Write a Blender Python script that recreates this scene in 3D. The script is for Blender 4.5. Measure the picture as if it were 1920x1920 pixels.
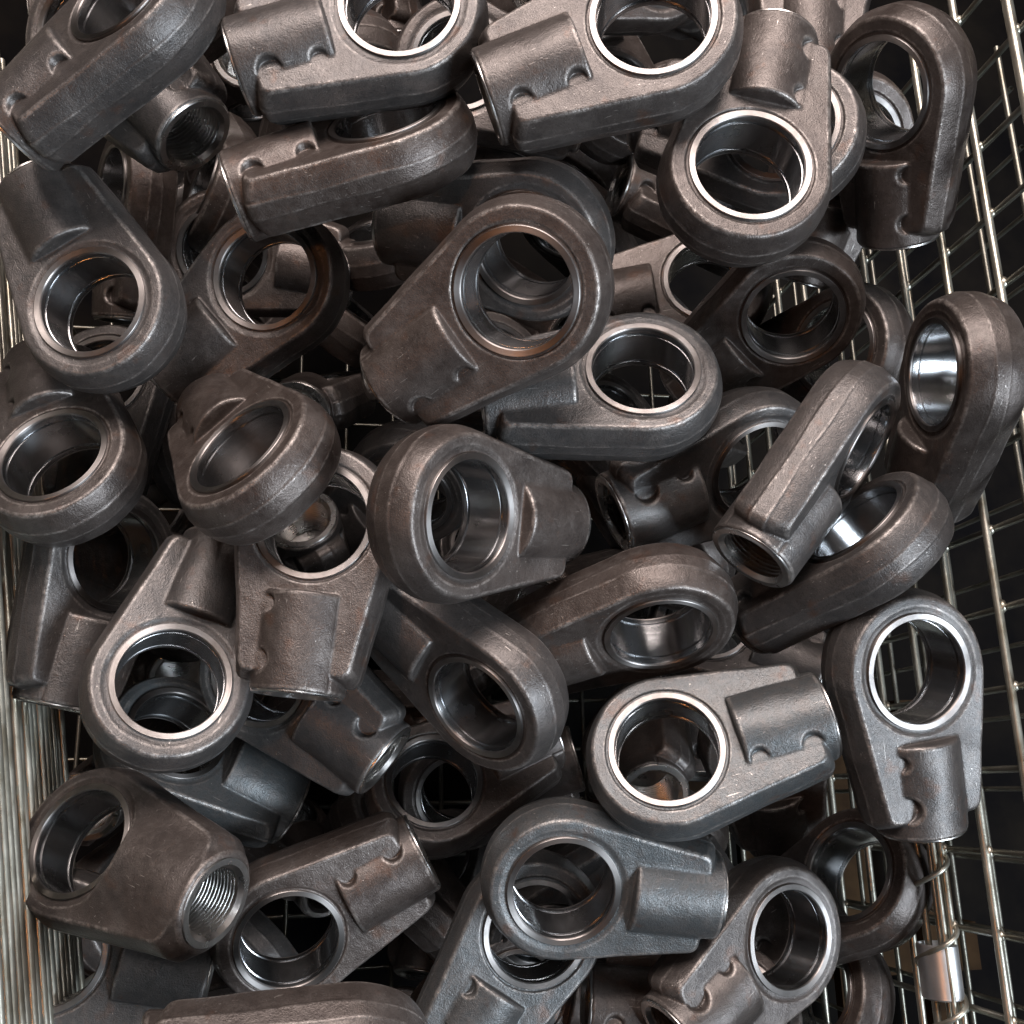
import bpy, math, random
import numpy as np
from mathutils import Matrix, Vector
S=0.025            # one unit of the layout = bore radius of a rod end = 25 mm
random.seed(3)
scene=bpy.context.scene
for o in list(bpy.data.objects): bpy.data.objects.remove(o)

# ---------------------------------------------------------------- camera, world, lamps, exposure
CM=np.array([[0.983708, 0.020986, 0.178543], [-0.02769, -0.963623, 0.265827], [0.177627, -0.26644, -0.947343]]); CC=np.array([0.0, 0.0, 17.0])
cam_d=bpy.data.cameras.new('camera'); cam=bpy.data.objects.new('camera',cam_d)
scene.collection.objects.link(cam); scene.camera=cam
cam_d.sensor_width=36; cam_d.lens=36.0; cam_d.clip_start=0.01; cam_d.clip_end=50
cx_,cy_,cz_=CM[:,0],-CM[:,1],-CM[:,2]
cam.matrix_world=Matrix(((cx_[0],cy_[0],cz_[0],CC[0]*S),(cx_[1],cy_[1],cz_[1],CC[1]*S),(cx_[2],cy_[2],cz_[2],CC[2]*S),(0,0,0,1)))
scene.cycles.max_bounces=6; scene.cycles.diffuse_bounces=1; scene.cycles.glossy_bounces=4
w=bpy.data.worlds.new('World'); scene.world=w; w.use_nodes=True
bg=w.node_tree.nodes['Background']; bg.inputs[0].default_value=(.75,.78,.85,1); bg.inputs[1].default_value=.004
scene.view_settings.view_transform='Standard'; scene.view_settings.look='None'
scene.view_settings.gamma=1; scene.view_settings.use_curve_mapping=False
scene.view_settings.exposure=-0.25
def lamp(name,loc,size,power,color,target=(.05,0,-.05)):
    l=bpy.data.lights.new(name,'AREA'); l.shape='RECTANGLE'; l.size=size[0]; l.size_y=size[1]; l.energy=power; l.color=color
    o=bpy.data.objects.new(name,l); scene.collection.objects.link(o)
    o.location=loc; d=Vector(target)-Vector(loc); o.rotation_euler=d.to_track_quat('-Z','Y').to_euler()
    return o
lamp('ceiling_light_warm',(-.15,1.15,1.35),(1.5,.8),72,(1.0,.865,.81))
lamp('ceiling_light_cool',(1.15,-.75,1.15),(.8,.35),58,(.80,.90,1.0))
lamp('ceiling_tube_narrow',(.30,.15,1.9),(1.1,.06),5,(.95,.97,1.0))
lamp('orange_lamp',(-.9,-.3,1.2),(.08,.08),2.4,(1.0,.38,.12))


# ---------------------------------------------------------------- materials
def nodes(name):
    m=bpy.data.materials.new(name); m.use_nodes=True; t=m.node_tree
    return m,t,t.nodes['Principled BSDF']
def N(t,typ,**k):
    n=t.nodes.new(typ)
    for a,b in k.items():
        if a in ('i',):
            for q,v in b.items(): n.inputs[q].default_value=v
        else: setattr(n,a,b)
    return n
def mth(t,op,a,b=None,clamp=False):
    n=t.nodes.new('ShaderNodeMath'); n.operation=op; n.use_clamp=clamp
    for k,v in enumerate((a,b)):
        if v is None: continue
        if isinstance(v,(int,float)): n.inputs[k].default_value=v
        else: t.links.new(v,n.inputs[k])
    return n.outputs[0]
def noise(t,vec,scale,detail=3,rough=.5):
    n=t.nodes.new('ShaderNodeTexNoise'); n.inputs['Scale'].default_value=scale
    n.inputs['Detail'].default_value=detail; n.inputs['Roughness'].default_value=rough
    t.links.new(vec,n.inputs['Vector']); return n.outputs['Fac']
def ramp(t,fac,stops):
    n=t.nodes.new('ShaderNodeValToRGB'); e=n.color_ramp.elements
    while len(e)<len(stops): e.new(.5)
    for k,(p,c) in enumerate(stops):
        e[k].position=p; e[k].color=(c if isinstance(c,tuple) else (c,c,c))+(1,)
    t.links.new(fac,n.inputs[0]); return n.outputs[0]
def mixc(t,fac,a,b):
    n=t.nodes.new('ShaderNodeMix'); n.data_type='RGBA'
    for k,v in ((0,fac),(6,a),(7,b)):
        if isinstance(v,(int,float)): n.inputs[k].default_value=v
        elif isinstance(v,tuple): n.inputs[k].default_value=v+(1,)
        else: t.links.new(v,n.inputs[k])
    return n.outputs[2]
def objvec(t):
    tc=N(t,'ShaderNodeTexCoord'); oi=N(t,'ShaderNodeObjectInfo')
    va=t.nodes.new('ShaderNodeVectorMath'); va.operation='MULTIPLY_ADD'
    t.links.new(oi.outputs['Random'],va.inputs[0]); va.inputs[1].default_value=(3.1,5.3,7.7)
    t.links.new(tc.outputs['Object'],va.inputs[2]); return tc,oi,va.outputs[0]
def forged():
    m,t,p=nodes('forged_steel_scale'); tc,oi,v=objvec(t); L=t.links
    big=noise(t,v,48,4,.6); mid=noise(t,v,230,5,.6); fine=noise(t,v,1300,3,.6); grit=noise(t,v,3200,2,.5)
    blotch=noise(t,v,95,5,.65)
    base=ramp(t,big,[(.3,(.035,.025,.022)),(.5,(.062,.048,.042)),(.7,(.100,.082,.074))])
    rnd=oi.outputs['Random']
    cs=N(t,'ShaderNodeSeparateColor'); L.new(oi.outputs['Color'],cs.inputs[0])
    cf=mth(t,'ADD',mth(t,'MULTIPLY',mth(t,'POWER',rnd,2.0),.5),mth(t,'SUBTRACT',1.0,cs.outputs[0]),True)  # random grey tone per part, plus cooler light painted in through object colour
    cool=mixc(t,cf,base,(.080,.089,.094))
    rustf=ramp(t,noise(t,v,62,4,.6),[(.60,0.0),(.72,.6)])
    c1=mixc(t,rustf,cool,(.105,.052,.032))
    pale=ramp(t,blotch,[(.54,0.0),(.68,.32)])
    c1=mixc(t,pale,c1,(.150,.135,.126))
    sp=ramp(t,mid,[(.35,0.0),(.65,1.0)])
    c2=mixc(t,mth(t,'MULTIPLY',sp,.30),c1,(.13,.113,.104))
    at=N(t,'ShaderNodeAttribute',attribute_name='wear')
    edge=ramp(t,at.outputs['Fac'],[(.30,0.0),(.85,1.0)])
    ew=mth(t,'MULTIPLY',mth(t,'MULTIPLY',edge,ramp(t,noise(t,v,300,4,.7),[(.40,.10),(.60,1.0)])),ramp(t,noise(t,v,42,3,.5),[(.40,.12),(.60,1.0)]))
    c3=mixc(t,mth(t,'MULTIPLY',ew,.55),c2,(.40,.365,.34))
    ding=ramp(t,noise(t,v,520,4,.75),[(.655,0.0),(.69,1.0)])
    zone=ramp(t,noise(t,v,60,2,.5),[(.48,0.0),(.60,1.0)])
    mp=N(t,'ShaderNodeMapping',i={'Rotation':(.6,.3,.8),'Scale':(1.0,14.0,14.0)}); L.new(v,mp.inputs['Vector'])
    scr=mth(t,'MULTIPLY',ramp(t,noise(t,mp.outputs[0],75,2,.5),[(.70,0.0),(.73,1.0)]),zone)
    dz=mth(t,'ADD',mth(t,'MULTIPLY',ding,zone),mth(t,'MULTIPLY',scr,.6),True)
    c4=mixc(t,dz,c3,(.50,.47,.44))
    pits=ramp(t,fine,[(.34,1.0),(.48,0.0)])
    vein=mixc(t,mth(t,'MULTIPLY',pits,.40),c4,(.022,.017,.015))
    L.new(vein,p.inputs['Base Color'])
    L.new(mth(t,'ADD',mth(t,'MULTIPLY',dz,.45),.5,True),p.inputs['Metallic'])
    ro=mth(t,'SUBTRACT',mth(t,'ADD',mth(t,'MULTIPLY',blotch,.20),.26),mth(t,'MULTIPLY',ew,.06)); L.new(ro,p.inputs['Roughness'])
    b0=N(t,'ShaderNodeBump',i={'Strength':.5,'Distance':.0010}); L.new(noise(t,v,70,3,.5),b0.inputs['Height'])
    b1=N(t,'ShaderNodeBump',i={'Strength':.6,'Distance':.00042}); L.new(mid,b1.inputs['Height']); L.new(b0.outputs[0],b1.inputs['Normal'])
    b2=N(t,'ShaderNodeBump',i={'Strength':.8,'Distance':.00026}); L.new(fine,b2.inputs['Height']); L.new(b1.outputs[0],b2.inputs['Normal'])
    b3=N(t,'ShaderNodeBump',i={'Strength':.6,'Distance':.00009}); L.new(grit,b3.inputs['Height']); L.new(b2.outputs[0],b3.inputs['Normal'])
    L.new(b3.outputs[0],p.inputs['Normal'])
    p.inputs['Coat Weight'].default_value=.05; p.inputs['Coat Roughness'].default_value=.25
    return m
def machined(name,ax,col,rough):
    m,t,p=nodes(name); tc,oi,v=objvec(t); L=t.links
    s=N(t,'ShaderNodeSeparateXYZ'); L.new(tc.outputs['Object'],s.inputs[0])
    o=s.outputs; a,b,c=(o[0],o[1],o[2]) if ax=='z' else (o[1],o[2],o[0])
    rho=mth(t,'SQRT',mth(t,'ADD',mth(t,'MULTIPLY',a,a),mth(t,'MULTIPLY',b,b)))
    cb=N(t,'ShaderNodeCombineXYZ'); L.new(rho,cb.inputs[0]); L.new(c,cb.inputs[1]); L.new(oi.outputs['Random'],cb.inputs[2])
    lines=noise(t,cb.outputs[0],2600,2,.6)
    sm=noise(t,v,90,3,.6)
    L.new(mixc(t,ramp(t,sm,[(.42,0.0),(.72,.6)]),col,tuple(x*.45 for x in col)),p.inputs['Base Color'])
    p.inputs['Metallic'].default_value=1
    if ax=='z':
        tg=N(t,'ShaderNodeTangent',direction_type='RADIAL',axis='Z'); L.new(tg.outputs[0],p.inputs['Tangent'])
        p.inputs['Anisotropic'].default_value=.75; p.inputs['Anisotropic Rotation'].default_value=.25
    L.new(mth(t,'ADD',mth(t,'MULTIPLY',sm,.18),rough),p.inputs['Roughness'])
    bp=N(t,'ShaderNodeBump',i={'Strength':.6,'Distance':.00010}); L.new(lines,bp.inputs['Height']); L.new(bp.outputs[0],p.inputs['Normal'])
    return m
def wire_mat(nm,f):
    m,t,p=nodes(nm); tc,oi,v=objvec(t); L=t.links
    a=noise(t,v,45,4,.5)
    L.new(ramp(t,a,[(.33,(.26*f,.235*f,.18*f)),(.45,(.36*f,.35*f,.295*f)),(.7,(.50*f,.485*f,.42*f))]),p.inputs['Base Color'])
    p.inputs['Metallic'].default_value=.8
    L.new(mth(t,'ADD',mth(t,'MULTIPLY',a,.3),.2),p.inputs['Roughness'])
    b=N(t,'ShaderNodeBump',i={'Strength':.3,'Distance':.0003}); L.new(noise(t,v,500,3),b.inputs['Height']); L.new(b.outputs[0],p.inputs['Normal'])
    return m
def plain(name,c0,c1,sc,metal,rough):
    m,t,p=nodes(name); tc,oi,v=objvec(t); L=t.links
    a=noise(t,v,sc,5,.6); L.new(ramp(t,a,[(.35,c0),(.65,c1)]),p.inputs['Base Color'])
    p.inputs['Metallic'].default_value=metal; p.inputs['Roughness'].default_value=rough
    b=N(t,'ShaderNodeBump',i={'Strength':.3,'Distance':.0005}); L.new(a,b.inputs['Height']); L.new(b.outputs[0],p.inputs['Normal'])
    return m
M_FORGE=forged(); M_RING=machined('machined_steel_bore','z',(.42,.425,.435),.16); M_RINGF=machined('machined_steel_chamfer','z',(.31,.29,.28),.33); M_THR=machined('machined_steel_thread','x',(.62,.60,.58),.2)
M_WIRE=wire_mat('zinc_wire',1.0); M_WIRE_DARK=wire_mat('darker_wire',.42); M_SLEEVE=plain('bright_sleeve',(.75,.75,.76),(.9,.9,.9),60,1,.42)  # second wire colour is scaled darker: uprights, basket floor, rear basket
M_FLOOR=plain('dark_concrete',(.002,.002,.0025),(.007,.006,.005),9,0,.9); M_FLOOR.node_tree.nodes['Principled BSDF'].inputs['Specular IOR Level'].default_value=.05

# ---------------------------------------------------------------- rod end shape (distance field turned into a mesh)
H=.58
def smax(a,b,k):
    h=np.clip(.5+.5*(a-b)/k,0,1); return b+(a-b)*h+k*h*(1-h)
def smin(a,b,k): return -smax(-a,-b,k)
def sdf(x,y,z,var=0,fine=True):
    az=np.abs(z); ay=np.abs(y)
    rho=np.sqrt(x*x+y*y)
    nx,ny=.1632,.9866
    side=x*nx+ay*ny-1.45
    d2=np.where(x*ny-ay*nx>0,np.minimum(rho-1.45,smax(side,x-2.86,.2)),rho-1.45)
    t=np.clip((az-.15)/(H-.15),0,1)
    off=.155*(1-.5*t-.5*t*t)+.012*np.clip((.175-az+.02*np.sin(3*x))/.03,0,1)
    body=smax(d2-off,az-H,.05)
    q=np.sqrt(y*y+z*z)
    if var!=1:
        cyl=smax(q-(.905-.012*(x-1.4)),np.abs(x-2.29)-.91,.07)
        if fine:
            for x0,y0,r0 in {0:((1.64,.67,.18),(2.68,.68,.21)),2:(),3:((1.70,.70,.16),(2.60,.66,.24))}[var]:
                n=smax(np.sqrt((x-x0)**2+(y-y0)**2)-r0,H-.005-az,.03)
                cyl=smax(cyl,-n,.05)
            g=smax(np.abs(y+.72)-.05,H-.03-az,.03); cyl=smax(cyl,-g,.04)
        d=smin(body,cyl,.045)
    else:
        cyl=smax(q-.93,np.abs(x-2.15)-1.05,.1)
        cone=smax(np.sqrt(y*y+(z*1.2)**2)-(.80+.06*x),np.abs(x-1.75)-1.0,.25)
        cone=smax(cone,-smax(rho-1.24,H-.02-az,.05),.12)
        cyl=smax(cyl,-smax(rho-1.24,H-.02-az,.05),.12); d=smin(smin(body,cyl,.4),cone,.3)
    if var: d=smax(d,-smax(rho-1.2,H-az,.05),.1)
    if fine:
        d=d+.011*np.sin(2.3*x+1.7*var+.6)*np.sin(2.9*y+var)*np.cos(2.2*z+.5*var)+.006*np.sin(5.1*x+2*var)*np.sin(6.3*y+1.3*z+3*var)
        d=smax(d,-np.maximum(np.abs(rho-1.155)-.035,H-.03-az),.015)
        d=np.maximum(d,1.08-rho)
        d=np.maximum(d,-np.maximum(q-.70,1.6-x))
    else: d=np.maximum(d,1.0-rho)
    return d
def nets(var=0,s=.03,fine=True):
    X=np.arange(-1.8,3.4,s);Y=np.arange(-1.8,1.8+s,s);Z=np.arange(-1.05,1.05+s,s)
    g=np.meshgrid(X,Y,Z,indexing='ij'); F=sdf(*g,var,fine)
    I=F<0; nx,ny,nz=F.shape
    c=np.zeros((nx-1,ny-1,nz-1),int); 
    for a in (0,1):
        for b in (0,1):
            for d in (0,1): c+=I[a:nx-1+a,b:ny-1+b,d:nz-1+d]
    act=(c>0)&(c<8); idx=-np.ones(act.shape,int); idx[act]=np.arange(act.sum())
    P=np.argwhere(act); O=np.array([X[0],Y[0],Z[0]])
    acc=np.zeros((len(P),3)); cnt=np.zeros(len(P))
    for ax in range(3):
        o=[i for i in range(3) if i!=ax]
        for a in (0,1):
            for b in (0,1):
                q=P.copy(); q[:,o[0]]+=a; q[:,o[1]]+=b
                q2=q.copy(); q2[:,ax]+=1
                f0=F[tuple(q.T)]; f1=F[tuple(q2.T)]
                m=(f0<0)!=(f1<0); t=np.where(m,f0/np.where(m,f0-f1,1),0)
                pt=q.astype(float); pt[:,ax]+=t
                acc[m]+=pt[m]; cnt[m]+=1
    V=O+acc/cnt[:,None]*s
    def grad(V,e=.004):
        G=np.zeros_like(V)
        for i in range(3):
            d=np.zeros(3); d[i]=e
            G[:,i]=(sdf(*(V+d).T,var,fine)-sdf(*(V-d).T,var,fine))/(2*e)
        return G
    for k in range(2):
        f=sdf(*V.T,var,fine);G=grad(V);g2=np.maximum((G**2).sum(1),.25)
        st=(f/g2)[:,None]*G; n=np.linalg.norm(st,axis=1,keepdims=True)
        st*=np.minimum(1,.5*s/np.maximum(n,1e-9)); V=V-st
    Fc=[]
    for ax in range(3):
        o=[(ax+1)%3,(ax+2)%3]
        n0=np.take(I,range(0,I.shape[ax]-1),ax); n1=np.take(I,range(1,I.shape[ax]),ax)
        e=np.argwhere(n0!=n1); e=e[(e[:,o[0]]>0)&(e[:,o[1]]>0)]
        ins=I[tuple(e.T)]
        def cell(a,b):
            q=e.copy(); q[:,o[0]]-=a; q[:,o[1]]-=b; return idx[tuple(q.T)]
        Q=np.stack([cell(1,1),cell(0,1),cell(0,0),cell(1,0)],1)
        Q[~ins]=Q[~ins][:,::-1]; Fc.append(Q)
    return V,np.concatenate(Fc)

def mesh_from(name,V,Fc,mat,sharp=None,wear=None):
    V=np.asarray(V,dtype=np.float32)*S; Fc=np.asarray(Fc,dtype=np.int32); k=Fc.shape[1]
    me=bpy.data.meshes.new(name); me.vertices.add(len(V)); me.vertices.foreach_set('co',V.ravel())
    me.loops.add(Fc.size); me.loops.foreach_set('vertex_index',Fc.ravel())
    me.polygons.add(len(Fc)); me.polygons.foreach_set('loop_start',np.arange(0,Fc.size,k,dtype=np.int32))
    me.update(calc_edges=True); me.validate()
    me.shade_smooth()
    if sharp: me.set_sharp_from_angle(angle=math.radians(sharp))
    if wear is not None:
        at=me.attributes.new('wear','FLOAT','POINT'); at.data.foreach_set('value',wear.astype(np.float32))
    me.materials.append(mat); return me
def lathe(prof,n,axis,closed=True):
    P=np.array(prof,float); a=np.arange(n)/n*2*math.pi; m=len(P)
    r=P[:,0][:,None]; h=P[:,1][:,None]
    A=r*np.cos(a); B=r*np.sin(a); Hh=h+0*a
    V=np.stack([A,B,Hh] if axis=='z' else [Hh,A,B],-1).reshape(-1,3)
    F=[]
    for i in range(m if closed else m-1):
        j=(i+1)%m
        for k in range(n):
            q=(k+1)%n; F.append((i*n+k,i*n+q,j*n+q,j*n+k))
    return V,np.array(F)
def convex(V,var,e=.05):
    f=-6*sdf(*V.T,var)
    for i in range(3):
        d=np.zeros(3); d[i]=e; f=f+sdf(*(V+d).T,var)+sdf(*(V-d).T,var)
    return np.clip(f/e/e/9.0,0,1)
V0,F0=nets(0,.026); V1,F1=nets(1,.035); V2,F2=nets(2,.03); V3,F3=nets(3,.03)
ME_BODY=mesh_from('forged_body',V0,F0,M_FORGE,wear=convex(V0,0)); ME_BODY2=mesh_from('forged_body_smooth',V1,F1,M_FORGE,wear=convex(V1,1))
BODIES=[ME_BODY,ME_BODY2,mesh_from('forged_body_plain',V2,F2,M_FORGE,wear=convex(V2,2)),mesh_from('forged_body_deep_notch',V3,F3,M_FORGE,wear=convex(V3,3))]
fp=[(1.13,H-.05),(1.13,H+.022),(1.122,H+.030),(1.02,H+.022),(1.005,H+.002),(1.005,H-.05)]
def two(p):
    n=len(p); V,Fq=lathe(p[::-1],112,'z'); V2=V*np.array([1,-1,-1]); return np.concatenate([V,V2]),np.concatenate([Fq,Fq+len(V)])
V,Fq=two(fp); ME_FACE=mesh_from('bore_ring',V,Fq,M_RINGF,28)
half=[(1.10,H-.025),(1.004,H-.025),(1.0,H-.04),(1.0,.45),(1.03,.44),(1.03,.39),(1.0,.38)]
prof=half+[(r,-z) for r,z in reversed(half)]
V,Fq=lathe(prof[::-1],112,'z'); ME_RING=mesh_from('bore_wall',V,Fq,M_RING,28)
tp=[(.85,3.17),(.85,3.215),(.83,3.235),(.71,3.235),(.63,3.15)]
x=3.13
while x>1.85: tp+= [(.63,x),(.63,x-.015),(.685,x-.045),(.685,x-.055)]; x-=.085
tp+=[(.60,1.8),(.02,1.62),(.02,1.61),(.69,1.7),(.69,3.17)]
V,Fq=lathe(tp,72,'x'); ME_THR=mesh_from('threaded_socket',V,Fq,M_THR,35)
def link(o): scene.collection.objects.link(o); return o
def rod_end(pos,R,label,group,var=0,light_tint=0):
    e=link(bpy.data.objects.new('rod_end',None)); e.empty_display_size=.01
    mw=Matrix([[R[i][0],R[i][1],R[i][2],pos[i]*S] for i in range(3)]+[[0,0,0,1]]); e.matrix_world=mw
    e['label']=label; e['category']='rod end'; e['group']=group
    for nm,me in (('forged_body',BODIES[var]),('bore_ring',ME_FACE),('bore_wall',ME_RING),('threaded_socket',ME_THR)):
        c=link(bpy.data.objects.new(nm,me)); c.parent=e
        if nm=='forged_body': c.color=(1-light_tint,1,1,1)  # red channel sets how much cool light is put into the body colour
    return e

# ---------------------------------------------------------------- setting: floor, wire basket
XR=13.432; ZB=-17.0; ZF=-21.5
def tube_mesh(name,L,r,n=10,mat=None,bend=0,seg=8):
    V=[];F=[]
    for i in range(seg+1):
        tt=i/seg; off=bend*math.sin(tt*math.pi)
        for k in range(n): a=2*math.pi*k/n; V.append((tt*L,r*math.cos(a)+off,r*math.sin(a)))
    for i in range(seg):
        for k in range(n): q=(k+1)%n; F.append((i*n+k,(i+1)*n+k,(i+1)*n+q,i*n+q))
    me=mesh_from(name,V,F,mat or M_WIRE); return me
def wire(parent,a,b,me_key,r=.07,name='wire',mat=None):
    a=Vector(a);b=Vector(b); L=(b-a).length; key=(round(L,2),r,me_key)
    if key not in WM: WM[key]=tube_mesh(name,L,r,mat=mat,bend=.03*random.uniform(-1,1)*(L>6))
    o=link(bpy.data.objects.new(name,WM[key])); o.parent=parent
    d=(b-a).normalized(); q=Vector((1,0,0)).rotation_difference(d)
    o.matrix_local=Matrix.Translation(a*S)@q.to_matrix().to_4x4(); return o
WM={}
def root(name,label,cat,loc=(0,0,0),group=None):
    e=link(bpy.data.objects.new(name,None)); e.location=loc; e['label']=label; e['category']=cat; e.empty_display_size=.02
    if group: e['group']=group
    return e
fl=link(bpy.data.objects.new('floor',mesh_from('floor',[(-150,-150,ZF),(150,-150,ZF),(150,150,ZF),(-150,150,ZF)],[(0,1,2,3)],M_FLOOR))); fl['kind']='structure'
def hit(px,py,axis,val):
    d=CM@np.array([(px-960)/1920,(py-960)/1920,1.]); t=(val-CC[axis])/d[axis]; return CC+d*t
basket=root('wire_basket','open zinc wire mesh basket that holds the whole heap of forged rod ends','basket')
zb=hit(1838,320,0,XR)[2]; Y0,Y1=-13.0,17.0
P=1.60
k=0; z=zb+2*P
while z>ZB-.1:
    wire(basket,(XR,Y0,z),(XR,Y1,z),'h%d'%(k%3),.11 if k<2 else .085); z-=P; k+=1
wire(basket,(XR+.25,Y0,zb+2*P+.2),(XR+.25,Y1,zb+2*P+.2),'rim',.14)
y=Y0+.4
while y<Y1: wire(basket,(XR+.14,y,ZB),(XR+.14,y,zb+2*P+.1),'v%d'%(int(y*7)%3),.072,mat=M_WIRE_DARK); y+=P
# left wall: close pitched rails
a0=hit(-130,-60,2,-3.0); b0=hit(-10,1990,2,-3.0)
dv=(b0-a0)[:2]; a0[:2]-=dv*.1; b0[:2]+=dv*.1
for k in range(22):
    z=-1.0-k*.40
    wire(basket,(a0[0]+.02*(k%3),a0[1],z),(b0[0]+.02*(k%2),b0[1],z),'l%d'%(k%5),.085)
for k in range(13):
    t=k/12; wire(basket,(a0[0]+(b0[0]-a0[0])*t-.16,a0[1]+(b0[1]-a0[1])*t,ZB),(a0[0]+(b0[0]-a0[0])*t-.16,a0[1]+(b0[1]-a0[1])*t,1.0),'lv',.07)
# floor of the basket
x_=a0[0]
while x_<XR: wire(basket,(x_,Y0,ZB),(x_,Y1,ZB),'f%d'%(int(x_*3)%2),mat=M_WIRE_DARK); x_+=P
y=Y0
while y<Y1: wire(basket,(a0[0]-.2,y,ZB-.13),(XR,y,ZB-.13),'g%d'%(int(y*3)%2),mat=M_WIRE_DARK); y+=P
# the second basket standing behind the right wall
nb=root('wire_basket','darker wire mesh basket standing close behind the right wall of the full one','basket',group='wire baskets')
X2=XR+2.2; z=zb-1.5
while z>ZF+1: wire(nb,(X2,Y0,z),(X2,Y1,z),'n%d'%(int(z*3)%3),.07,mat=M_WIRE_DARK); z-=P
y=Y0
while y<Y1: wire(nb,(X2+.13,y,ZF+1),(X2+.13,y,zb-1.4),'m',.06,mat=M_WIRE_DARK); y+=P

# overlapping panel joint low on the right wall: bundled wires, coil and a bright crimped sleeve
h0=hit(1742,1800,0,XR-.2)
for q in range(4):
    wire(basket,(XR-.2-.12*(q%2),h0[1]+3.2+.15*q,h0[2]+.30*q),(XR-.2-.12*(q%2),Y0,h0[2]+.30*q),'j%d'%q,.065)
V=[];Fq=[];n=10;T=150
for i in range(T+1):
    a=i/T*6*2*math.pi; c=np.array([XR-.25+.36*math.cos(a),h0[1]+2.3-i/T*8.5,h0[2]+.45+.62*math.sin(a)])
    tn=np.array([-.36*math.sin(a),-8.5/(6*2*math.pi),.62*math.cos(a)]); tn/=np.linalg.norm(tn)
    u=np.cross(tn,[0,1,0]);u/=np.linalg.norm(u); v=np.cross(tn,u)
    for k in range(n): q=2*math.pi*k/n; V.append(c+.055*(u*math.cos(q)+v*math.sin(q)))
for i in range(T):
    for k in range(n): q=(k+1)%n; Fq.append((i*n+k,i*n+q,(i+1)*n+q,(i+1)*n+k))
co=link(bpy.data.objects.new('joint_coil',mesh_from('joint_coil',V,Fq,M_WIRE))); co.parent=basket
hs=hit(1776,1832,0,XR-.55)
V=[];Fq=[];n=40;pr=[(.47,-.55),(.50,-.52),(.50,.52),(.47,.55),(.43,.55),(.43,-.55)]
for r_,yy in pr:
    for k in range(n): a=2*math.pi*(.06+.88*k/(n-1))-.3; V.append((r_*math.cos(a)*.8,yy,r_*math.sin(a)))
m6=len(pr)
for i in range(m6):
    j=(i+1)%m6
    for k in range(n-1): Fq.append((i*n+k,i*n+k+1,j*n+k+1,j*n+k))
sl=link(bpy.data.objects.new('crimp_sleeve',mesh_from('crimp_sleeve',V,Fq,M_SLEEVE,30)))
sl.location=(XR-.25)*S,hs[1]*S,(h0[2]+.45)*S; sl.parent=basket

# spot welds where the wall wires cross (too many and too small to pick apart)
V=[];Fq=[]
yw=Y0+.4
while yw<Y1:
    z=zb+2*P
    while z>ZB-.1:
        sx=random.uniform(.8,1.25); c0=np.array([XR+.07,yw,z]); n0=len(V)
        for th in (-1.0,-.4,.4,1.0):
            for k in range(8):
                a=k*math.pi/4; V.append(c0+np.array([.085*math.sin(th),.13*sx*math.cos(th)*math.cos(a),.13*math.cos(th)*math.sin(a)]))
        for j in range(3):
            for k in range(8): q=(k+1)%8; Fq.append((n0+j*8+k,n0+j*8+q,n0+j*8+8+q,n0+j*8+8+k))
        z-=P
    yw+=P
wd=link(bpy.data.objects.new('weld_beads',mesh_from('weld_beads',V,Fq,M_WIRE))); wd.parent=basket; wd['kind']='stuff'
# worn pallet boards on the floor beyond the wall
pal=root('wooden_pallet','brown wooden pallet boards on the dark floor seen through the right mesh','pallet')
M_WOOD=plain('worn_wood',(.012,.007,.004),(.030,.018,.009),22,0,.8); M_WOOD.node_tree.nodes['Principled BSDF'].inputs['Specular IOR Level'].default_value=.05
def box_mesh(nm,x0,x1,y0,y1,z0,z1,mat):
    Vb=[(x,y,z) for x in (x0,x1) for y in (y0,y1) for z in (z0,z1)]
    return mesh_from(nm,Vb,[(0,1,3,2),(4,6,7,5),(0,4,5,1),(2,3,7,6),(0,2,6,4),(1,5,7,3)],mat,30)
for k,(xa,w_) in enumerate(((XR-2.0,1.4),(XR+1.1,1.2),(XR+4.3,1.5),(XR+7.6,1.3))):
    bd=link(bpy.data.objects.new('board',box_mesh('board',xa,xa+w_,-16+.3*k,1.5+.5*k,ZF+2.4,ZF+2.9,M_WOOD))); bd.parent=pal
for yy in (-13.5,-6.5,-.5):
    bd=link(bpy.data.objects.new('bearer',box_mesh('bearer',XR-2.4,XR+10,yy,yy+1.6,ZF,ZF+2.4,M_WOOD))); bd.parent=pal


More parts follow.
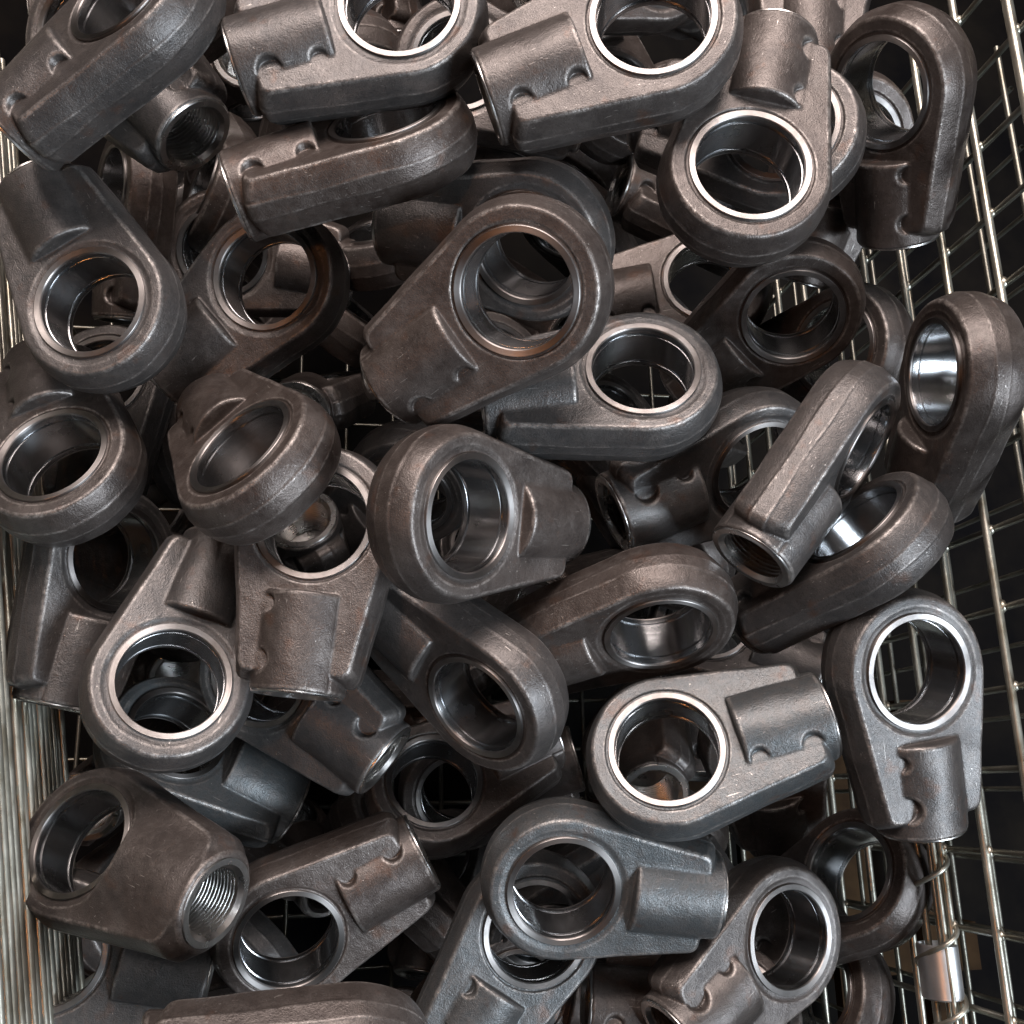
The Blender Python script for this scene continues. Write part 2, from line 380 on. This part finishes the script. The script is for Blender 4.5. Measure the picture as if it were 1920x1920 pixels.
# ---------------------------------------------------------------- the rod ends
VIS=[
('rod end right of centre at the top edge, broad bright ring cut by the frame',[5.663, 13.247, 2.095],[[-0.9079, 0.3085, -0.2838], [-0.2859, -0.9508, -0.1191], [-0.3065, -0.027, 0.9515]],0,0),
('large face up rod end in the upper middle, stained shank pointing down left',[3.397, 8.73, 0.726],[[-0.6935, 0.6054, -0.3906], [-0.3628, -0.7618, -0.5367], [-0.6225, -0.2305, 0.7479]],0,0),
('rod end on its side in the top left corner, long straight flank',[-3.524, 14.013, 0.305],[[-0.7201, 0.3902, -0.5738], [-0.5866, -0.784, 0.203], [-0.3707, 0.4828, 0.7934]],0,0),
('rod end left of centre at the top edge, thick scalloped shank pointing left',[1.234, 14.087, 0.83],[[-0.9402, 0.2733, -0.2034], [-0.2574, -0.961, -0.1015], [-0.2232, -0.0431, 0.9738]],3,0),
('rod end standing on edge, its narrow bore under the one at the top edge',[1.158, 12.203, -0.344],[[-0.9301, 0.1118, -0.3499], [-0.3006, -0.7792, 0.5499], [-0.2112, 0.6167, 0.7584]],0,0),
('rod end at upper right with shank pointing straight up',[7.583, 10.972, 1.177],[[0.2593, 0.9523, 0.1606], [0.9639, -0.2657, 0.0188], [0.0606, 0.1499, -0.9868]],0,0),
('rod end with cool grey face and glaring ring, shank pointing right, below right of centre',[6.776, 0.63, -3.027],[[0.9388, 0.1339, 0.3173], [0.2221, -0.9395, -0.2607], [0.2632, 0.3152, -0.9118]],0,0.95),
('rod end at upper left with white shining ring and shank pointing up left',[-4.422, 9.461, -2.697],[[-0.4664, -0.8337, -0.2955], [0.8819, -0.464, -0.0829], [-0.068, -0.2993, 0.9517]],2,0),
('tilted rod end left of centre showing broad curved rim and streaked narrow bore',[-1.246, 6.071, -1.815],[[-0.3325, -0.7239, -0.6045], [0.5969, -0.6578, 0.4594], [-0.7301, -0.2081, 0.6508]],0,0),
('rod end in the very middle with bore leaning left and short shank pointing right',[2.158, 4.902, -0.704],[[0.7744, 0.0659, 0.6292], [0.1236, 0.9596, -0.2527], [-0.6205, 0.2735, 0.735]],2,0),
('rod end seen along its straight flank right of centre, open threaded mouth at lower left',[10.061, 6.683, -0.905],[[-0.6448, 0.3613, 0.6736], [-0.7643, -0.2905, -0.5757], [-0.0123, -0.8861, 0.4634]],0,0),
('rod end on edge by the right basket wall at mid height, pale rim facing right',[12.383, 7.821, -0.002],[[0.119, -0.0656, -0.9907], [-0.6089, -0.793, -0.0206], [-0.7843, 0.6057, -0.1343]],2,0),
('rod end left of centre with black bore and pale shank hanging straight down',[-0.112, 5.084, -2.549],[[-0.1101, -0.9753, 0.1913], [-0.9935, 0.1137, 0.008], [-0.0296, -0.1892, -0.9815]],0,0),
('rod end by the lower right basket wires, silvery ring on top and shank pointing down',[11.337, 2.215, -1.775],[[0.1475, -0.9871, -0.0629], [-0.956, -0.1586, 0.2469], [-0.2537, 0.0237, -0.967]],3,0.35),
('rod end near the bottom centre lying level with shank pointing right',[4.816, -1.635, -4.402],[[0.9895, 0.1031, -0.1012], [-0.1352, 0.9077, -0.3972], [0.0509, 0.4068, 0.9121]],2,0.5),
('rod end low and left of centre, bore lower left and shank rising right',[-0.618, -2.598, -6.825],[[0.8837, -0.4571, 0.1001], [0.4582, 0.8018, -0.3837], [0.0951, 0.3849, 0.918]],0,0),
('smooth cone bodied rod end at lower left with shiny internal thread showing',[-4.357, -0.812, -5.723],[[0.779, 0.4293, -0.4569], [-0.3033, 0.8959, 0.3247], [0.5488, -0.1143, 0.8281]],1,0),
('rod end near the bottom right corner with narrow bore and shank pointing down left',[9.758, -3.071, -5.573],[[-0.8185, -0.4955, -0.2907], [-0.5441, 0.8311, 0.1152], [0.1845, 0.2524, -0.9499]],3,0),
('rod end right of centre with oval bore above a broad lower rim, shank hidden',[6.184, 7.861, -1.418],[[-0.981, 0.0353, -0.1906], [-0.0862, -0.9603, 0.2655], [-0.1737, 0.2768, 0.9451]],2,0),
('rod end cut by the left edge at mid height with an oval bore',[-5.196, 6.54, -3.989],[[-0.2858, -0.9159, -0.2818], [0.8728, -0.3702, 0.318], [-0.3956, -0.1551, 0.9052]],0,0),
('dark rod end at the top right leaning on the mesh, wires seen through its bore',[11.59, 14.078, 0.461],[[0.2881, 0.4565, -0.8418], [-0.7077, -0.4907, -0.5083], [-0.6451, 0.7422, 0.1817]],0,0),
('rod end on its side under the flank up one, curved rim sweeping down left',[10.73, 4.664, -1.262],[[-0.5588, -0.4253, -0.712], [-0.3565, -0.6519, 0.6692], [-0.7488, 0.6278, 0.2127]],0,0),
('rod end below the middle tilted left with dull dark bore and shiny right rim',[3.319, 1.976, -3.333],[[-0.7023, -0.213, -0.6793], [0.6808, -0.48, -0.5533], [-0.2082, -0.851, 0.4821]],0,0),
('brown rod end on its flank directly above the cool grey faced one',[6.588, 3.467, -2.568],[[-0.8455, 0.5322, -0.0439], [-0.2167, -0.4171, -0.8827], [-0.488, -0.7368, 0.468]],2,0),
('dark rod end with black bore, between the upper left and upper middle ringed ones',[-1.184, 10.744, -3.463],[[-0.706, 0.6288, -0.3259], [-0.5783, -0.7775, -0.2473], [-0.4089, 0.0138, 0.9125]],2,0),
('rod end mostly covered by the large face up one, only shank and arc showing',[4.028, 10.72, -1.0],[[-0.8808, 0.0778, -0.4671], [0.2937, -0.6839, -0.6678], [-0.3714, -0.7254, 0.5795]],2,0),
('dim rod end below the upper right one, its body pointing down left',[10.237, 10.476, -2.597],[[-0.5597, 0.7928, -0.2413], [-0.3652, -0.4973, -0.787], [-0.7439, -0.3523, 0.5679]],0,0),
('rod end at lower left with pale ring and body running up right under another',[-2.962, 2.187, -4.062],[[0.2751, -0.935, 0.2239], [0.9376, 0.3124, 0.1524], [-0.2124, 0.168, 0.9626]],2,0),
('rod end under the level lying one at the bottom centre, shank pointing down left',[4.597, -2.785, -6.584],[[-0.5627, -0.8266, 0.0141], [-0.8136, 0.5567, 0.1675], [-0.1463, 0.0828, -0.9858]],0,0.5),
('greyish rod end near the left edge, lower half, half hidden bore above shank pointing down',[-4.711, 5.147, -5.638],[[-0.2094, 0.6971, 0.6858], [-0.9778, -0.1425, -0.1537], [-0.0095, -0.7027, 0.7114]],2,0),
('rod end deep in the upper left whose open threaded mouth faces the viewer',[-4.856, 15.521, -2.315],[[0.6436, 0.6098, -0.4625], [-0.753, 0.6125, -0.2403], [0.1368, 0.5029, 0.8535]],3,0),
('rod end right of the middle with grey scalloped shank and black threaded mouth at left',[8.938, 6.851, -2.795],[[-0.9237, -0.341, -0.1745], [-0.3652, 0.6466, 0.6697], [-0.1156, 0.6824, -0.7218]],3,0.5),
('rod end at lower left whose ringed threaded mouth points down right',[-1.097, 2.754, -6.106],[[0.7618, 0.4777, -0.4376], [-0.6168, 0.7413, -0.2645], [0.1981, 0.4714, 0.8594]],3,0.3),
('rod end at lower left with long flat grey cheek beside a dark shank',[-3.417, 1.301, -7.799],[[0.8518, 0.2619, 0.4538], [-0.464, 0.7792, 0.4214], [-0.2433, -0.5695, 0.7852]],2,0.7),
('rod end tucked behind the upper right one, only its round right edge showing',[9.276, 13.034, -0.189],[[-0.8149, -0.3104, -0.4894], [0.4115, -0.9046, -0.1114], [-0.4081, -0.2921, 0.8649]],0,0),
('deep rod end at lower right beside the bundled wires, black bore with thin ring',[12.404, -2.109, -6.297],[[-0.5628, -0.051, -0.825], [-0.4591, -0.8107, 0.3633], [-0.6874, 0.5833, 0.4328]],0,0),
('rod end seen through the bore of the dark top right one, ring glinting',[11.676, 14.417, -1.958],[[-0.1659, 0.9838, -0.0685], [-0.7617, -0.1719, -0.6247], [-0.6263, -0.0515, 0.7778]],0,0),
('dark rod end in the gap between the edge on right one and dim one',[12.215, 10.003, -3.759],[[-0.4193, 0.0445, -0.9067], [0.1375, -0.9842, -0.1119], [-0.8974, -0.1716, 0.4066]],0,0),
('dark rod end between the one sweeping down left and the cool grey faced one',[10.31, 4.058, -9.307],[[0.7786, 0.5605, -0.2822], [-0.4345, 0.806, 0.402], [0.4527, -0.1904, 0.8711]],0,0),
('rod end deep below the middle with full black bore and thin tan ring',[2.639, 0.169, -8.294],[[0.9138, -0.406, -0.0093], [0.3833, 0.8545, 0.3505], [-0.1344, -0.3239, 0.9365]],0,0),
('rod end cut by the bottom edge at left, broad brown flank facing up',[0.406, -4.285, -2.425],[[-0.9955, -0.0936, 0.0142], [0.0497, -0.6448, -0.7628], [0.0806, -0.7586, 0.6465]],0,0),
('rod end in the bottom left corner under the cone bodied one, neck visible',[-5.347, -2.844, -7.231],[[0.979, 0.2009, 0.0335], [-0.2009, 0.9796, -0.0051], [-0.0338, -0.0018, 0.9994]],0,0),
('rod end with brownish shank low in the gap left of the cool grey faced one',[3.641, 0.167, -10.944],[[0.9435, -0.2983, -0.1446], [0.2299, 0.903, -0.363], [0.2388, 0.3092, 0.9205]],0,0),
('rod end cut by the top edge at right, only a flat end showing',[11.059, 19.109, -1.312],[[-0.0736, 0.97, -0.2317], [-0.9861, -0.1056, -0.1286], [-0.1492, 0.219, 0.9643]],0,0),
('deep rod end in the dark gap under the upper right one, shank just visible',[9.405, 12.253, -5.263],[[-0.9565, 0.1165, -0.2675], [-0.1167, -0.9931, -0.0153], [-0.2675, 0.0166, 0.9634]],0,0),
('deep rod end in the dark gap right of the upper middle, black threaded mouth',[10.584, 14.87, -6.545],[[-0.9656, -0.139, 0.2196], [0.211, -0.9126, 0.3501], [0.1517, 0.3844, 0.9106]],0,0),
('rod end at the bottom right corner of the heap, under the narrow bored one',[12.137, -4.813, -8.081],[[-0.4673, 0.1648, -0.8686], [-0.7697, -0.5592, 0.308], [-0.4349, 0.8125, 0.3881]],0,0),
('rod end in the very top left corner behind the long flanked one',[-3.672, 18.158, -3.975],[[-0.9581, 0.0917, -0.2713], [-0.0841, -0.9957, -0.0397], [-0.2738, -0.0152, 0.9617]],0,0),
('brown rod end hidden at the left edge between two ringed ones',[-5.368, 10.046, -8.138],[[-0.0348, 0.9748, -0.2205], [-0.9957, -0.0148, 0.0917], [0.0861, 0.2228, 0.9711]],0,0),
('rod end at the bottom edge right of centre with dark threaded mouth',[9.075, -4.905, -6.782],[[-0.9849, -0.1676, -0.0435], [0.1255, -0.8642, 0.4872], [-0.1192, 0.4744, 0.8722]],0,0),
('rod end directly under the cool grey faced one, crescent of rim showing',[10.88, 1.086, -7.698],[[0.3202, 0.9292, -0.1843], [-0.7652, 0.139, -0.6286], [-0.5585, 0.3423, 0.7555]],0,0),
]
FILL=[
('rod end between the white ringed upper left one and the threaded mouth at upper left',[-4.957, 14.98, -7.222],[[-0.0401, 0.4707, -0.8814], [-0.9406, -0.3154, -0.1256], [-0.3371, 0.824, 0.4555]]),
('dark rod end lying deep under the dark bored upper left one',[0.116, 12.577, -8.849],[[-0.6684, 0.4779, -0.57], [0.7196, 0.2216, -0.6581], [-0.1882, -0.85, -0.492]]),
('rod end between the oval bored one right of centre and the black mouthed scalloped one',[7.371, 9.515, -8.279],[[0.6422, -0.6742, -0.3647], [-0.7615, -0.6155, -0.203], [-0.0876, 0.4081, -0.9087]]),
('dark rod end lying deep under the top edge one left of centre',[0.203, 17.173, -4.591],[[-0.3735, 0.8753, 0.3073], [-0.1793, 0.2569, -0.9497], [-0.9101, -0.4098, 0.061]]),
(None,[0.203, 7.0, -12.35],[[-0.5361, 0.8384, 0.0982], [-0.8104, -0.5438, 0.218], [0.2362, 0.0373, 0.971]]),
('rod end deep between the very middle one and the pale shanked one left of centre',[2.105, 7.476, -7.045],[[-0.5621, -0.7522, 0.3439], [-0.2788, 0.5638, 0.7775], [-0.7787, 0.3411, -0.5266]]),
('rod end deep between the bottom centre one and the tan ringed deep one',[3.784, -1.935, -15.309],[[-0.2495, 0.767, -0.5912], [-0.9248, -0.0076, 0.3805], [0.2873, 0.6416, 0.7112]]),
('rod end deep between the covered upper middle one and the dark bored upper left one',[1.513, 13.914, -7.257],[[0.4365, 0.8387, 0.3257], [0.7259, -0.1144, -0.6782], [-0.5316, 0.5324, -0.6587]]),
(None,[7.312, 17.682, -5.494],[[-0.4296, -0.8412, 0.3284], [0.8715, -0.4815, -0.0932], [0.2365, 0.2461, 0.9399]]),
(None,[9.318, -7.101, -11.748],[[-0.0064, -0.0506, -0.9987], [0.9552, -0.2957, 0.0088], [-0.2958, -0.9539, 0.0502]]),
(None,[2.121, -6.402, -12.422],[[-0.8899, 0.3998, -0.2195], [-0.4556, -0.8026, 0.385], [-0.0222, 0.4426, 0.8964]]),
('rod end deep between the low left of centre one and the bottom left corner one',[-3.576, -5.582, -14.118],[[-0.5777, 0.4076, -0.7072], [-0.0616, 0.8421, 0.5357], [0.8139, 0.3531, -0.4614]]),
(None,[0.598, 23.445, -7.016],[[0.2834, 0.6219, -0.73], [-0.9455, 0.0537, -0.3213], [-0.1606, 0.7813, 0.6032]]),
('dark rod end lying deep under the very middle one',[4.483, 6.903, -12.761],[[0.8303, -0.4616, -0.3124], [-0.5266, -0.8333, -0.1682], [-0.1827, 0.3042, -0.9349]]),
('rod end between the flat cheeked lower left one and the greyish lower left edge one',[-4.57, 5.469, -13.224],[[0.2959, -0.889, 0.3494], [-0.6841, -0.4525, -0.572], [0.6666, -0.0698, -0.7421]]),
(None,[-4.801, 20.64, -8.751],[[-0.3746, 0.2452, -0.8942], [0.7765, 0.61, -0.158], [0.5067, -0.7535, -0.4189]]),
(None,[-3.384, 13.63, -13.776],[[0.5708, 0.821, 0.0108], [0.776, -0.535, -0.3341], [-0.2685, 0.1991, -0.9425]]),
(None,[3.628, 22.294, -6.541],[[0.555, 0.4574, 0.6948], [-0.6519, 0.758, 0.0218], [-0.5167, -0.4651, 0.7188]]),
('rod end deep between the bottom centre one and the level one near bottom centre',[5.912, -3.241, -11.916],[[0.6552, 0.7548, -0.0327], [0.5696, -0.465, 0.6778], [0.4964, -0.4627, -0.7345]]),
('rod end between large face up one in the upper middle and covered upper middle one',[7.393, 17.525, -10.997],[[0.7042, 0.5937, -0.3894], [-0.3779, -0.1509, -0.9135], [-0.6011, 0.7904, 0.1181]]),
('rod end between greyish lower left edge one and curved rim one left of centre',[-4.594, 7.793, -12.337],[[-0.0484, 0.8918, 0.4498], [0.9555, 0.1725, -0.2392], [-0.2909, 0.4182, -0.8605]]),
('dark rod end lying deep under the covered upper middle one',[7.387, 19.21, -10.579],[[-0.8941, 0.2475, 0.3733], [0.3171, -0.2387, 0.9178], [0.3163, 0.939, 0.1349]]),
('dark rod end lying deep under the low left of centre one',[-1.59, -3.91, -13.175],[[0.1533, -0.6828, 0.7144], [-0.532, 0.5522, 0.6419], [-0.8328, -0.4784, -0.2786]]),
('rod end between the covered upper middle one and the oval bored one right of centre',[4.395, 14.384, -10.607],[[0.6844, 0.679, -0.2655], [-0.5744, 0.7264, 0.3774], [0.4491, -0.1057, 0.8872]]),
('rod end deep between the brown one on its flank and the very middle one',[7.704, 4.864, -9.687],[[-0.7957, 0.1952, -0.5734], [-0.1331, 0.8671, 0.48], [0.5909, 0.4582, -0.664]]),
('rod end between the covered upper middle one and the edge standing one near the top',[4.849, 15.032, -5.503],[[-0.4927, -0.8284, 0.2665], [0.6386, -0.1362, 0.7574], [-0.5911, 0.5434, 0.5961]]),
(None,[-0.333, 2.159, -13.467],[[-0.5913, 0.4011, 0.6997], [0.2284, 0.9153, -0.3317], [-0.7735, -0.0364, -0.6328]]),
(None,[-1.787, -5.735, -11.326],[[-0.291, -0.9076, -0.3027], [-0.2931, 0.3857, -0.8748], [0.9107, -0.1658, -0.3783]]),
('rod end between the low left of centre one and the flat cheeked lower left one',[-1.341, -0.559, -13.624],[[0.5202, -0.7725, -0.3642], [-0.5097, 0.0613, -0.8581], [0.6852, 0.632, -0.3619]]),
(None,[-1.219, 21.504, -9.708],[[0.3335, 0.6164, -0.7133], [-0.7859, -0.2361, -0.5715], [-0.5207, 0.7512, 0.4057]]),
(None,[-0.82, 21.027, -5.916],[[0.5449, -0.3807, 0.7471], [0.5611, -0.4967, -0.6622], [0.6232, 0.78, -0.057]]),
('dark rod end lying deep under the curved rim one left of centre',[-0.302, 10.525, -9.66],[[-0.1526, 0.9653, -0.212], [-0.4782, 0.1156, 0.8706], [0.8649, 0.2342, 0.4439]]),
(None,[9.097, 20.973, -4.642],[[0.6023, -0.7618, -0.2385], [0.4035, 0.0327, 0.9144], [-0.6888, -0.647, 0.3271]]),
('rod end deep between the very middle one and the oval bored one right of centre',[4.35, 9.648, -11.267],[[0.9349, -0.0316, -0.3535], [-0.2048, 0.7654, -0.6101], [0.2899, 0.6428, 0.7091]]),
(None,[7.113, 18.733, -1.711],[[-0.9292, -0.3044, -0.2097], [-0.3657, 0.8394, 0.4021], [0.0536, 0.4503, -0.8913]]),
('rod end between pale shanked one left of centre and curved rim one left of centre',[-0.026, 5.242, -9.682],[[-0.1726, 0.499, 0.8493], [0.3612, -0.7701, 0.5259], [0.9164, 0.3975, -0.0473]]),
(None,[-0.235, 9.427, -14.318],[[-0.9264, 0.3661, 0.0885], [-0.2464, -0.7667, 0.5928], [0.2849, 0.5274, 0.8005]]),
('rod end deep between the very middle one and the dull bored tilted one',[4.019, 4.986, -8.285],[[0.4007, -0.1103, -0.9096], [0.9087, -0.0791, 0.4099], [-0.1171, -0.9907, 0.0685]]),
(None,[-3.533, 16.701, -12.384],[[0.6745, -0.6405, 0.3672], [0.3544, -0.1554, -0.9221], [0.6477, 0.7521, 0.1221]]),
('rod end between large face up one in the upper middle and very middle one',[4.097, 10.636, -7.45],[[-0.9355, -0.143, -0.323], [-0.1334, 0.9897, -0.0518], [0.3271, -0.0054, -0.945]]),
('rod end deep between the cone bodied one and the bottom left corner one',[-5.181, -2.608, -12.688],[[0.3849, -0.416, 0.8239], [0.5428, 0.824, 0.1625], [-0.7464, 0.3847, 0.543]]),
(None,[10.332, 20.497, -9.169],[[0.6661, 0.3436, -0.662], [-0.4393, 0.898, 0.0241], [0.6028, 0.2747, 0.7491]]),
(None,[7.35, 25.001, -10.359],[[-0.4611, 0.353, -0.8141], [0.3177, 0.9223, 0.2199], [0.8285, -0.1573, -0.5374]]),
(None,[4.936, 20.968, -5.921],[[-0.5931, -0.6366, -0.4929], [-0.6503, 0.7398, -0.1729], [0.4747, 0.218, -0.8527]]),
('rod end deep between the cone bodied one and the flat cheeked lower left one',[-5.134, 1.017, -13.322],[[-0.1419, -0.5513, 0.8222], [-0.3147, -0.7624, -0.5655], [0.9385, -0.3389, -0.0653]]),
('rod end between black mouthed scalloped one and dim one under the upper right one',[11.606, 11.015, -10.994],[[-0.4606, -0.4207, -0.7816], [-0.3959, 0.8855, -0.2433], [0.7944, 0.1974, -0.5744]]),
(None,[5.86, -8.084, -13.34],[[-0.4425, 0.5221, -0.7291], [0.8811, 0.4046, -0.245], [0.167, -0.7508, -0.6391]]),
('rod end deep between the cool grey faced one and the level one near bottom centre',[10.837, -1.113, -14.698],[[-0.7723, 0.486, 0.4091], [0.5054, 0.0798, 0.8592], [0.3849, 0.8703, -0.3072]]),
(None,[3.379, 23.753, -12.048],[[-0.3772, 0.3014, -0.8757], [-0.7617, 0.4369, 0.4784], [0.5268, 0.8475, 0.0648]]),
(None,[-2.367, 26.33, -11.07],[[-0.5159, 0.8566, 0.0051], [-0.4293, -0.2636, 0.8639], [0.7413, 0.4435, 0.5037]]),
(None,[3.729, -5.648, -10.941],[[0.4609, -0.8824, -0.0943], [-0.8756, -0.4348, -0.2105], [0.1448, 0.1796, -0.973]]),
('dark rod end lying deep under the edge standing one near the top',[-2.134, 18.94, -12.858],[[-0.9761, -0.1371, -0.1685], [-0.2145, 0.7312, 0.6476], [0.0344, 0.6683, -0.7431]]),
('rod end deep between the low left of centre one and the bottom centre one',[1.584, -1.147, -11.789],[[0.6531, 0.3856, 0.6517], [-0.7459, 0.1792, 0.6414], [0.1305, -0.9051, 0.4047]]),
('rod end deep between the cool grey faced one and the brown one on its flank',[8.412, 1.612, -10.555],[[-0.1259, -0.6411, 0.7571], [-0.5358, -0.5983, -0.5958], [0.8349, -0.4806, -0.2681]]),
('rod end between edge standing one near the top and threaded mouth at upper left',[-2.804, 15.197, -7.283],[[-0.1322, 0.4274, 0.8943], [0.8185, 0.5559, -0.1447], [-0.559, 0.7129, -0.4234]]),
(None,[8.944, -5.297, -11.944],[[0.102, -0.9845, 0.1428], [-0.7007, -0.173, -0.6922], [0.7061, -0.0295, -0.7075]]),
(None,[9.873, 14.232, -10.588],[[0.4186, 0.6555, -0.6285], [0.1447, -0.7314, -0.6664], [-0.8965, 0.188, -0.4011]]),
('dark rod end lying deep under the dull bored tilted one',[2.5, 2.303, -14.899],[[0.7793, 0.2417, -0.5782], [0.5243, 0.2538, 0.8128], [0.3432, -0.9366, 0.071]]),
('rod end between the dark bored upper left one and the white ringed upper left one',[-2.65, 13.632, -7.508],[[0.9881, 0.1128, -0.1046], [-0.1457, 0.9051, -0.3994], [0.0497, 0.4099, 0.9108]]),
('dark rod end lying deep under the brown one on its flank',[11.621, 3.541, -13.966],[[-0.0794, 0.4325, -0.8981], [-0.9887, 0.0804, 0.1261], [0.1268, 0.898, 0.4212]]),
(None,[0.334, 21.946, -8.073],[[-0.5534, -0.4779, 0.6821], [0.0334, -0.8311, -0.5552], [0.8322, -0.2845, 0.4759]]),
('rod end between curved rim one left of centre and dark bored upper left one',[-3.412, 9.098, -10.28],[[-0.2082, 0.5049, -0.8377], [0.9629, 0.2559, -0.0851], [0.1714, -0.8244, -0.5394]]),
('rod end deep between the black mouthed scalloped one and the brown one on its flank',[9.201, 6.045, -8.254],[[-0.6136, -0.266, -0.7435], [0.7891, -0.2414, -0.5649], [-0.0292, -0.9333, 0.358]]),
(None,[2.288, 20.15, -10.158],[[0.6394, 0.7057, -0.3051], [-0.654, 0.2905, -0.6985], [-0.4043, 0.6462, 0.6473]]),
('rod end between top edge one left of centre and threaded mouth at upper left',[-2.312, 20.912, -10.464],[[-0.0508, -0.9645, 0.259], [-0.378, -0.2214, -0.8989], [0.9244, -0.1436, -0.3534]]),
(None,[8.38, 23.827, -8.163],[[-0.032, 0.7533, -0.6568], [0.958, 0.2105, 0.1947], [0.2849, -0.623, -0.7285]]),
('rod end between the greyish lower left edge one and the pale ringed lower left one',[-3.425, 5.083, -10.181],[[-0.888, 0.4404, 0.1319], [0.4243, 0.8956, -0.1339], [-0.1771, -0.0629, -0.9822]]),
('rod end between top edge one left of centre and edge standing one near the top',[2.916, 16.541, -3.339],[[0.9378, 0.3042, -0.1673], [-0.3443, 0.8764, -0.3367], [0.0443, 0.3733, 0.9266]]),
('rod end deep between the ringed mouth at lower left and the dull bored tilted one',[0.047, 2.459, -13.138],[[0.9888, 0.1041, 0.1065], [0.0638, 0.3502, -0.9345], [-0.1346, 0.9309, 0.3397]]),
('rod end deep between the bottom centre one and the bottom edge mouth',[5.299, -4.972, -12.189],[[0.9599, -0.2539, 0.1192], [-0.2674, -0.9566, 0.1161], [0.0845, -0.1433, -0.9861]]),
('rod end between the level one near bottom centre and the bottom right narrow bored one',[11.717, -4.206, -13.661],[[-0.4762, 0.6163, -0.6273], [0.8155, 0.5763, -0.0529], [0.3289, -0.5367, -0.777]]),
]
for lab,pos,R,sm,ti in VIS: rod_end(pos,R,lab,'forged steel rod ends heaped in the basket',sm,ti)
for k,(lab,pos,R) in enumerate(FILL): rod_end(pos,R,lab or 'dark rod end buried at the bottom of the heap under all the others','dark rod ends filling the bottom of the heap',(0,2,3)[k%3])
